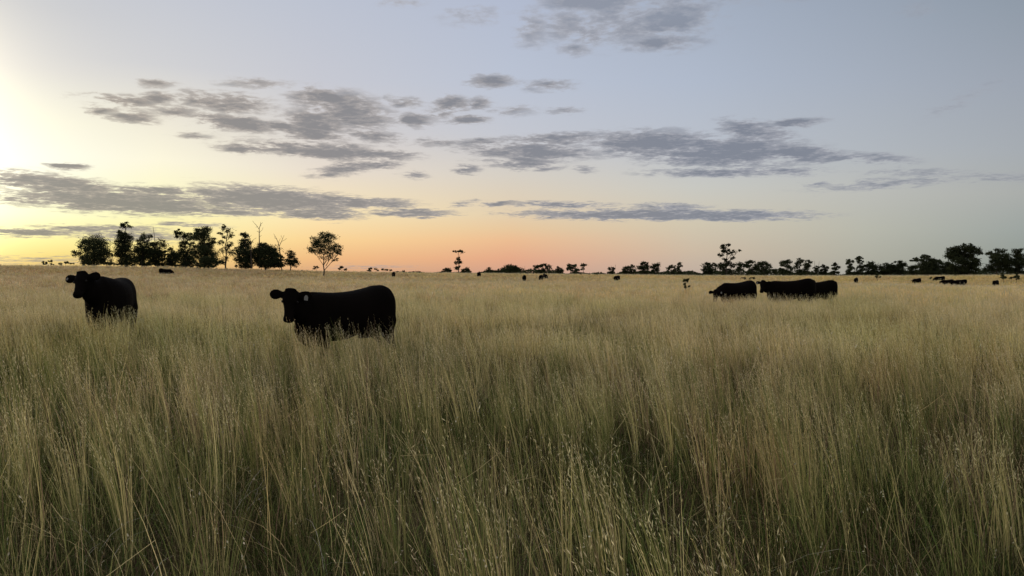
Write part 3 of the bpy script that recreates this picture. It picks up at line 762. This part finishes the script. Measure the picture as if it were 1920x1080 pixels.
# shrubs and saplings in the grass
def shrub(px, d, clumps, label, **k):
    return tree(px, d, clumps, label, name=k.pop('name', 'shrub'), cat=k.pop('cat', 'shrub'), **k)
GB = 'small dark shrubs in the grass on the right'
shrub(1882, 150, [(1882,516,5,2.2,1.4),(1880,520,5,2.6,1.5),(1886,520,3,2,1.3)], 'flat dark shrub left of two more shrubs by the right edge', tw=.5, group=GB)
shrub(1896, 150, [(1896,521,3.4,1.8,1.5)], 'smallest dark shrub in the middle of three by the right edge', tw=.4, group=GB)
shrub(1906, 150, [(1905,513,2.2,2.6,1.3),(1906,518,4,2.6,1.5),(1906,521,5.5,2.6,1.6)], 'pointed dark shrub rightmost of three by the right edge', tw=.5, group=GB)
shrub(1646, 165, [(1645,515,3.5,2.6,1.4),(1643,519,2.8,2,1.2),(1649,519,2.5,1.8,1.1)], 'ragged little bush in the grass between the row of trees and the single cow', tw=.5, name='bush', cat='bush')
shrub(1745, 150, [(1745,521,2,2,1.1)], 'tiny pale-stemmed sapling left of the row of cattle', tw=.4, name='sapling', cat='sapling')
shrub(1286, 48, [(1286,524,5,2.6,1.1),(1283,527,2.6,2.4,.9),(1289,527,2.4,2.4,.7),(1284,533,2.6,2.6,.5),(1285,538,2.8,3,.45)], 'young sapling standing alone in the grass left of the near cattle', tw=.5, name='sapling', cat='sapling', leaf=.07)
shrub(1292, 47, [(1292,537,2,2,1)], 'tiny tuft-like sapling at the foot of the lone sapling', tw=.3, name='sapling', cat='sapling', leaf=.06)
shrub(1389, 240, [(1403,514,2.4,2.4,1.2)], 'tiny bush on the grass edge above the two grazing cows', tw=.4, name='bush', cat='bush')

# far-off woodland: reads as one dark line
rg = np.random.default_rng(5)
n = 34000
dd = rg.uniform(1500, 1720, n); pxs = rg.uniform(-200, 2400, n)
hh = 3.2 + 2.2 * np.sin(pxs * .021) * np.sin(pxs * .0067 + 1) + 1.3 * np.sin(pxs * .11 + 1) * np.sin(pxs * .037)
amp = np.interp(pxs, [0, 700, 900, 1100, 2400], [.9, 1.0, 1.25, 1.5, 1.6])
x_ = dd * (pxs - 960) / F; y_ = dd
z_ = terrain(x_, y_) * 1.0 + rg.uniform(0, 1, n) * (hh * amp * 1.6)
P = np.stack([x_, y_, z_], -1)
a = rg.normal(size=(n, 3)); a[:, 2] *= .5; a /= np.linalg.norm(a, axis=1)[:, None]
b = np.cross(a, rg.normal(size=(n, 3))); b /= np.linalg.norm(b, axis=1)[:, None]
s1 = rg.uniform(1.5, 4, n)[:, None]; s2 = rg.uniform(.7, 1.4, n)[:, None]
Vq = np.stack([P - a * s1, P - b * s2, P + a * s1, P + b * s2], 1).reshape(-1, 3)
wd = link('woodland', quads_mesh('woodland', Vq, np.arange(n * 4).reshape(-1, 4), np.full((n * 4, 3), .3)), mat=MLEAF)
tag(wd, 'thin dark line of far-off woodland along the horizon', 'woodland', kind='stuff')
# ------------------------------------------------------------------ grass
G = np.random.default_rng(11)
STRAW = np.array([.66, .53, .275]); GOLD = np.array([.70, .56, .26]); OLIVE = np.array([.32, .295, .115]); GREEN = np.array([.15, .19, .06])
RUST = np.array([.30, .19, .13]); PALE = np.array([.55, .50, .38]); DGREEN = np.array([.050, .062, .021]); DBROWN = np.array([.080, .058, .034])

def blades(n, bx, by, h, w, lean, lean_dir, curl, c0, c1, lev=4, face=None):
    """n ribbons; lean: tip offset as share of the height; curl: droop of the tip"""
    t = np.linspace(0, 1, lev)
    ld = np.stack([np.cos(lean_dir), np.sin(lean_dir)], -1)
    off = (lean * h)[:, None] * (t[None] ** 1.6) 
    z = h[:, None] * (t[None] - curl[:, None] * t[None] ** 3)
    off = off + (curl * h)[:, None] * t[None] ** 2.2 * .9
    cx = bx[:, None] + ld[:, 0:1] * off; cy = by[:, None] + ld[:, 1:2] * off
    f = G.uniform(0, math.pi, n) if face is None else face
    wx, wy = np.cos(f), np.sin(f)
    wt = np.interp(t, [0, .45, 1], [.8, 1.0, .15])
    hw = (w[:, None] * wt[None]) / 2
    L = np.stack([cx - wx[:, None] * hw, cy - wy[:, None] * hw, z], -1)
    R = np.stack([cx + wx[:, None] * hw, cy + wy[:, None] * hw, z], -1)
    V = np.stack([L, R], 2).reshape(n, lev * 2, 3)
    q = np.array([[2 * i, 2 * i + 1, 2 * i + 3, 2 * i + 2] for i in range(lev - 1)])
    Fq = (np.arange(n)[:, None, None] * (lev * 2) + q[None]).reshape(-1, 4)
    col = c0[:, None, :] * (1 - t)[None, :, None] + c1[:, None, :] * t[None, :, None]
    col = np.repeat(col, 2, axis=1)
    return V.reshape(-1, 3), Fq, col.reshape(-1, 3), (cx[:, -1], cy[:, -1], z[:, -1], cx[:, -2], cy[:, -2], z[:, -2])

def mixc(n, *cw):
    w = np.array([c[1] for c in cw], float); w /= w.sum()
    k = G.choice(len(cw), n, p=w)
    c = np.array([c[0] for c in cw])[k]
    return c * G.uniform(.65, 1.25, n)[:, None]

def heads(tips, size, color, k=2, jitter=.006, wd=.17):
    """feathery seed heads: little crossed diamonds hung along the top of a stalk"""
    x1, y1, z1, x0, y0, z0 = tips
    n = len(x1); Vs, Fs, Cs = [], [], []
    base = 0
    for j in range(k):
        t = (j + .3) / k * .8
        c = np.stack([x1 + (x0 - x1) * t, y1 + (y0 - y1) * t, z1 + (z0 - z1) * t], -1) + G.normal(size=(n, 3)) * jitter
        up = np.stack([x1 - x0, y1 - y0, z1 - z0], -1); up /= np.linalg.norm(up, axis=1)[:, None] + 1e-6
        up = up + G.normal(size=(n, 3)) * .35; up /= np.linalg.norm(up, axis=1)[:, None]
        s = np.cross(up, G.normal(size=(n, 3))); s /= np.linalg.norm(s, axis=1)[:, None] + 1e-6
        L = (size * G.uniform(.6, 1.5, n))[:, None]
        Wd = L * wd
        Vs.append(np.stack([c - up * L, c - s * Wd, c + up * L, c + s * Wd], 1).reshape(-1, 3))
        Fs.append(np.arange(n * 4).reshape(-1, 4) + base); base += n * 4
        Cs.append(np.repeat(color * G.uniform(.7, 1.2, n)[:, None], 4, axis=0))
    return np.concatenate(Vs), np.concatenate(Fs), np.concatenate(Cs)

def join(parts):
    Vs, Fs, Cs, b = [], [], [], 0
    for V, Fq, Cc in parts:
        Vs.append(V); Fs.append(Fq + b); Cs.append(Cc); b += len(V)
    return np.concatenate(Vs), np.concatenate(Fs), np.concatenate(Cs)

protos = bpy.data.collections.new('grass kinds')
_pn = [0]
def proto(parts):
    V, Fq, Cc = join(parts)
    me = quads_mesh('grass_kind', V, Fq, Cc)
    me.materials.append(MG)
    o = bpy.data.objects.new('kind_%03d' % _pn[0], me)
    protos.objects.link(o); _pn[0] += 1
    return _pn[0] - 1

def disc(n, r):
    a = G.uniform(0, 2 * math.pi, n); q = r * np.sqrt(G.uniform(0, 1, n))
    return q * np.cos(a), q * np.sin(a)

WIND = math.pi                     # stalks lean to the left of the picture
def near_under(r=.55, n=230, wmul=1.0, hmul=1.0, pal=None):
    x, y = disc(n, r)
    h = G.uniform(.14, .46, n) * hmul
    pal = pal or ((DGREEN, 5), (GREEN, 2), (DBROWN, 4), (OLIVE, 1))  # understory colours darkened to paint in the shade between tufts
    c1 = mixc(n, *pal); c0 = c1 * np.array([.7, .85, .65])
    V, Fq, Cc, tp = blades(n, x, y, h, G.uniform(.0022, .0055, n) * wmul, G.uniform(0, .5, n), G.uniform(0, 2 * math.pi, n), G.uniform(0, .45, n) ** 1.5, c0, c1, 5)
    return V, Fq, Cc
def litter(r=.55, n=34):
    # dead stems fallen across each other
    x, y = disc(n, r)
    h = G.uniform(.10, .35, n)
    c = mixc(n, (STRAW, 1.2), (RUST, 3), (PALE, .3)) * .8
    V, Fq, Cc, tp = blades(n, x, y, h, G.uniform(.0015, .0032, n), G.uniform(1.0, 2.8, n), G.uniform(0, 2 * math.pi, n), G.uniform(0, .4, n), c * .8, c, 5)
    return V, Fq, Cc
def tuft(n=38, r=.07, hlo=.6, hhi=1.0, spread=.16, wmul=1.0, pal=None, head=True, wind=.13):
    x, y = disc(n, r)
    h = hlo + (hhi - hlo) * G.uniform(0, 1, n) ** .7
    ld = np.arctan2(y, x) + G.normal(0, .5, n)
    lx = np.cos(ld) * G.uniform(0, spread, n) + wind * math.cos(WIND) * G.uniform(.3, 1.6, n)
    ly = np.sin(ld) * G.uniform(0, spread, n) + wind * math.sin(WIND)
    c1 = mixc(n, *(pal or ((STRAW, 5), (GOLD, 4), (OLIVE, 2))))
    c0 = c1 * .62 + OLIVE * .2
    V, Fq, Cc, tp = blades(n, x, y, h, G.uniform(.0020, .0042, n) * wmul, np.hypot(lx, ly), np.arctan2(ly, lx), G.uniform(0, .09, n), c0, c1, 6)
    out = [(V, Fq, Cc)]
    if head:
        m = n * 2 // 3
        out.append(heads(tuple(q[:m] for q in tp), .0088 * wmul ** .5, (STRAW * .55 + PALE * .55) * 1.08, 6, .005 * wmul, .15))
    return out
def arching(n=7, r=.15):
    x, y = disc(n, r)
    h = G.uniform(.55, .85, n)
    c = mixc(n, (STRAW, 2), (PALE, 1), (OLIVE, 1))
    V, Fq, Cc, tp = blades(n, x, y, h, G.uniform(.0022, .0042, n), G.uniform(.2, .6, n), G.uniform(0, 2 * math.pi, n), G.uniform(.45, .85, n), c * .7, c, 8)
    return V, Fq, Cc
def broken(n=9, r=.3):
    # stalks snapped part way up, the top hanging or lying across its neighbours
    x, y = disc(n, r); h = G.uniform(.35, .75, n); d1 = G.uniform(0, 2 * math.pi, n); d2 = G.normal(math.pi, 1.1, n)
    l2 = G.uniform(.10, .30, n); dr = G.uniform(-1.0, .15, n); w = G.uniform(.0014, .0028, n) / 2
    c = mixc(n, (STRAW, 3), (RUST, 1), (OLIVE, 1)) * .9; f = G.uniform(0, math.pi, n)
    sx, sy = np.cos(f) * w, np.sin(f) * w
    P = [(x, y, h * 0), (x + np.cos(d1) * .04, y + np.sin(d1) * .04, h * .55), (x + np.cos(d1) * .1, y + np.sin(d1) * .1, h)]
    ex, ey, ez = P[2]
    P += [(ex + np.cos(d2) * l2 * .5, ey + np.sin(d2) * l2 * .5, np.maximum(.04, ez + dr * l2 * .55)), (ex + np.cos(d2) * l2, ey + np.sin(d2) * l2, np.maximum(.03, ez + dr * l2))]
    V = np.stack([np.stack([q[0] + s_ * sx, q[1] + s_ * sy, q[2] + s_ * w * .6], -1) for q in P for s_ in (-1, 1)], 1)
    qd = np.array([[2 * i, 2 * i + 1, 2 * i + 3, 2 * i + 2] for i in range(4)])
    return V.reshape(-1, 3), (np.arange(n)[:, None, None] * 10 + qd[None]).reshape(-1, 4), np.repeat(c, 10, axis=0)
def loose(n=34, r=.5):
    # single upright stalks between the tufts, some slanting across
    x, y = disc(n, r); h = G.uniform(.5, 1.0, n)
    lean = np.where(G.uniform(0, 1, n) < .25, G.uniform(.25, .6, n), G.uniform(0, .18, n))
    c = mixc(n, (STRAW, 4), (GOLD, 3), (OLIVE, 3), (RUST, 1))
    V, Fq, Cc, tp = blades(n, x, y, h, G.uniform(.0020, .0040, n), lean, G.normal(math.pi, 1.1, n), G.uniform(0, .1, n), c * .7, c, 5)
    return [(V, Fq, Cc), heads(tp, .0075, STRAW * 1.05, 5, .005, .16)]
def specks(n=6, r=.5, sz=.0065):
    x, y = disc(n, r)
    h = G.uniform(.45, .95, n)
    c = mixc(n, (OLIVE, 1), (STRAW, 1))
    V, Fq, Cc, tp = blades(n, x, y, h, G.uniform(.001, .0016, n), G.uniform(0, .3, n), G.uniform(0, 2 * math.pi, n), G.uniform(0, .2, n), c, c, 5)
    return [(V, Fq, Cc), heads(tp, sz, PALE * .75, 2, .004, .4), heads(tp, sz * .7, PALE * 1.0, 1, .003, .7)]

K = {}
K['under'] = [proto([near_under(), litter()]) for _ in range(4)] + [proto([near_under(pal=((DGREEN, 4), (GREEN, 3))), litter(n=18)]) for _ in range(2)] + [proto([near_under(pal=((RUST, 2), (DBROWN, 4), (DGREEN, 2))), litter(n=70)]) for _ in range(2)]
K['tuft'] = [proto(tuft(n=int(G.integers(10, 34)), r=G.uniform(.025, .10), spread=G.uniform(.04, .17), hlo=G.uniform(.4, .7), hhi=G.uniform(.82, 1.08), wmul=G.uniform(1.0, 1.7), pal=_p)) for _p in ([(STRAW, 5), (GOLD, 4), (OLIVE, 2)], [(STRAW, 3), (OLIVE, 5)], [(GOLD, 5), (RUST, 2)], [(OLIVE, 4), (GREEN, 2)]) * 3]
K['tuftg'] = [proto(tuft(n=34, r=.08, hlo=.45, hhi=.8, spread=.25, pal=((GREEN, 2), (OLIVE, 4), (STRAW, 1)), head=False)) for _ in range(3)]
K['arch'] = [proto([arching()]) for _ in range(3)]
K['broken'] = [proto([broken()]) for _ in range(4)]
K['loose'] = [proto(loose()) for _ in range(4)]
K['speck'] = [proto(specks()) for _ in range(3)]
# middle distance: square metre pieces with more stalks and wider ribbons
def midpiece(r=.8, n=240, wm=2.0, pal=None, hlo=.45, hhi=.92, nt=6, mul=.85, tp_=None):
    out = []
    x, y = disc(n, r)
    h = G.uniform(hlo * .7, hhi * .8, n)
    c1 = mixc(n, *(pal or ((STRAW, 2), (OLIVE, 4), (GREEN, 2), (DGREEN, 4), (RUST, 1))))
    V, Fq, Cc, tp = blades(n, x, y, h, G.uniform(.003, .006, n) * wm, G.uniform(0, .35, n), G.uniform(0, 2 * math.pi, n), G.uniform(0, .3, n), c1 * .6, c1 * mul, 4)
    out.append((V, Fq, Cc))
    for _ in range(nt):
        cx, cy = G.uniform(-r * .8, r * .8, 2)
        for V, Fq, Cc in tuft(n=int(G.integers(14, 30)), r=.10, hlo=hlo, hhi=hhi + .06, spread=.2, wmul=wm * 1.05, wind=.10, pal=tp_):
            V = V + np.array([cx, cy, 0]); out.append((V, Fq, Cc))
    m = 10
    x, y = disc(m, r); hh_ = G.uniform(.6, .95, m); z0 = np.zeros(m)
    out.append(heads((x, y, hh_, x, y, hh_ - .1), .012 * wm ** .7, PALE, 2, .01))
    return out
K['mid'] = [proto(midpiece()) for _ in range(5)]
K['midg'] = [proto(midpiece(pal=((OLIVE, 4), (GREEN, 3), (DGREEN, 2), (STRAW, 1)), nt=3)) for _ in range(2)]
FARP = ((STRAW * np.array([1.16, 1.0, .95]), 6), (GOLD * np.array([1.1, 1, .95]), 4), (OLIVE * 1.5, 2))
FARL = ((STRAW * np.array([.98, .82, .80]), 5), (RUST * 1.5, 2), (OLIVE * 1.3, 2))
FARR = ((STRAW * np.array([1.18, 1.09, .98]), 7), (GOLD * np.array([1.1, 1.06, .98]), 4), (OLIVE * 1.5, 1.5))
for nm_, pl_ in (('L', FARL), ('M', FARP), ('R', FARR)):
    K['far' + nm_] = [proto(midpiece(r=2.2, n=420, wm=7.5, pal=pl_, hlo=.5, hhi=.78, nt=6, mul=1, tp_=pl_)) for _ in range(2)]
    K['vfar' + nm_] = [proto(midpiece(r=4.5, n=520, wm=17, pal=pl_, hlo=.55, hhi=.74, nt=3, mul=1, tp_=pl_)) for _ in range(2)]

def scatter(rlo, rhi, per_m2, half=.80):
    area = half * (rhi ** 2 - rlo ** 2)
    n = int(area * per_m2)
    r = np.sqrt(G.uniform(rlo ** 2, rhi ** 2, n)); a = G.uniform(-half, half, n)
    return r * np.sin(a), r * np.cos(a)

def vnoise(x, y, s, seed):
    """smooth value noise"""
    rr = np.random.default_rng(seed); T = rr.uniform(0, 1, (64, 64))
    u = x / s; v = y / s
    iu = np.floor(u).astype(int); iv = np.floor(v).astype(int); fu = u - iu; fv = v - iv
    fu = fu * fu * (3 - 2 * fu); fv = fv * fv * (3 - 2 * fv)
    g_ = lambda i, j: T[i % 64, j % 64]
    return (g_(iu, iv) * (1 - fu) + g_(iu + 1, iv) * fu) * (1 - fv) + (g_(iu, iv + 1) * (1 - fu) + g_(iu + 1, iv + 1) * fu) * fv

def in_cow(x, y, grow=0.0):
    m = np.zeros(len(x), bool)
    for cx, cy, rz, s in COWS:
        dx, dy = x - cx, y - cy
        u = dx * math.cos(rz) + dy * math.sin(rz); v = -dx * math.sin(rz) + dy * math.cos(rz)
        m |= ((u - .1) / (1.05 * s + grow)) ** 2 + (v / (.42 * s + grow)) ** 2 < 1
    return m

PX, PK, PR, PS = [], [], [], []
def put(x, y, kinds, smin=.85, smax=1.15, rot=True, tilt=.05, cowgrow=None, keep=None):
    k = np.array(kinds)[G.integers(0, len(kinds), len(x))]
    ok = np.ones(len(x), bool)
    if cowgrow is not None: ok &= ~in_cow(x, y, cowgrow)
    if keep is not None: ok &= keep
    x, y, k = x[ok], y[ok], k[ok]; n = len(x)
    PX.append(np.stack([x, y, terrain(x, y) - .01], -1)); PK.append(k)
    rz = G.uniform(0, 2 * math.pi, n) if rot is True else G.normal(0, rot, n)
    PR.append(np.stack([G.normal(0, tilt, n), G.normal(0, tilt, n), rz], -1)); PS.append(G.uniform(smin, smax, n))

# near
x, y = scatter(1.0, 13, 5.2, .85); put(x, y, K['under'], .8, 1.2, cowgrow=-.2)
x, y = scatter(1.0, 14, 10.0, .85)
f = vnoise(x, y, 1.5, 3) * .62 + vnoise(x, y, .5, 4) * .38
lowp = vnoise(x + 50, y, 2.6, 9)
r_ = np.hypot(x, y)
put(x, y, K['tuft'], .8, 1.08, rot=.5, tilt=.07, cowgrow=.05, keep=(f > .52 - .12 * np.clip((r_ - 6) / 6, 0, 1)) & ((lowp > .3) | (r_ > 6)))
x, y = scatter(1.0, 14, 2.6, .85); put(x, y, K['tuftg'], .8, 1.15, rot=.9, cowgrow=.0)
x, y = scatter(1.0, 12, 2.2, .85); put(x, y, K['arch'], .75, 1.1, cowgrow=.2)
x, y = scatter(1.0, 13, 1.1, .85); put(x, y, K['broken'], .8, 1.15, cowgrow=.2)
x, y = scatter(1.0, 14, .8, .85); put(x, y, K['loose'], .8, 1.08, rot=.6, cowgrow=.15)
x, y = scatter(1.0, 16, 1.6, .85); put(x, y, K['speck'], .85, 1.1, cowgrow=.25)
# middle
x, y = scatter(11, 56, 1.75)
fade = np.clip((np.hypot(x, y) - 32) / 24, 0, 1) < G.uniform(0, 1, len(x)); x, y = x[fade], y[fade]
g_ = vnoise(x, y, 5, 21)
put(x, y, K['mid'], .8, 1.12, rot=.6, cowgrow=-.25, keep=g_ > .38)
put(x, y, K['midg'], .75, 1.05, rot=.6, cowgrow=-.25, keep=g_ <= .38)
# a thin cover round the legs of the near cattle where the wide pieces are left out
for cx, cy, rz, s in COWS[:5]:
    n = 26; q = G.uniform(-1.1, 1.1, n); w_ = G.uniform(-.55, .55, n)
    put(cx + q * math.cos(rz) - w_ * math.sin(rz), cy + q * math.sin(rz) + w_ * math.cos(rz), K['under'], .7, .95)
for lo_, hi_, dens_, nm_, a_, b_, cg in ((26, 110, .44, 'far', .80, 1.12, -.2), (95, 236, .11, 'vfar', .9, 1.06, None)):
    x, y = scatter(lo_, hi_, dens_)
    if nm_ == 'far':
        ok = np.clip((np.hypot(x, y) - 26) / 26, 0, 1) > G.uniform(0, 1, len(x)); x, y = x[ok], y[ok]
    q = np.arctan2(x, y) / .5 + G.normal(0, .25, len(x)) + (vnoise(x, y, 14, 33) - .5) * 1.2
    for m_, ks in ((q < -.35, 'L'), ((q >= -.35) & (q < .45), 'M'), (q >= .45, 'R')):
        put(x[m_], y[m_], K[nm_ + ks], a_, b_, rot=1, tilt=.03 if nm_ == 'far' else 0, cowgrow=cg)
P = np.concatenate(PX); k = np.concatenate(PK); r = np.concatenate(PR); s = np.concatenate(PS)
print('GRASS instances', len(P), 'kinds', _pn[0], 'faces', sum(len(o.data.polygons) for o in protos.objects))
me = bpy.data.meshes.new('grass')
me.vertices.add(len(P)); me.vertices.foreach_set('co', P.astype(np.float32).ravel())
for nm, ty, dat in (('kind', 'INT', k.astype(np.int32)), ('size', 'FLOAT', s.astype(np.float32))):
    a = me.attributes.new(nm, ty, 'POINT'); a.data.foreach_set('value', dat)
a = me.attributes.new('turn', 'FLOAT_VECTOR', 'POINT'); a.data.foreach_set('vector', r.astype(np.float32).ravel())
me.materials.append(MG)
go = link('grass', me)
tag(go, 'tall seeding pasture grass, straw and olive green, covering the whole field', 'grass', kind='stuff')
ng = bpy.data.node_groups.new('grass', 'GeometryNodeTree')
ng.interface.new_socket('Geometry', in_out='INPUT', socket_type='NodeSocketGeometry')
ng.interface.new_socket('Geometry', in_out='OUTPUT', socket_type='NodeSocketGeometry')
gi = ng.nodes.new('NodeGroupInput'); gout = ng.nodes.new('NodeGroupOutput')
iop = ng.nodes.new('GeometryNodeInstanceOnPoints'); ci = ng.nodes.new('GeometryNodeCollectionInfo')
ci.inputs['Collection'].default_value = protos
ci.inputs['Separate Children'].default_value = True
ci.inputs['Reset Children'].default_value = True
def named(nm, ty):
    q = ng.nodes.new('GeometryNodeInputNamedAttribute'); q.data_type = ty; q.inputs['Name'].default_value = nm
    return q.outputs['Attribute']
ng.links.new(gi.outputs[0], iop.inputs['Points'])
ng.links.new(ci.outputs[0], iop.inputs['Instance'])
iop.inputs['Pick Instance'].default_value = True
ng.links.new(named('kind', 'INT'), iop.inputs['Instance Index'])
e2r = ng.nodes.new('FunctionNodeEulerToRotation')
ng.links.new(named('turn', 'FLOAT_VECTOR'), e2r.inputs[0]); ng.links.new(e2r.outputs[0], iop.inputs['Rotation'])
ng.links.new(named('size', 'FLOAT'), iop.inputs['Scale'])
ng.links.new(iop.outputs[0], gout.inputs[0])
md = go.modifiers.new('grass', 'NODES'); md.node_group = ng
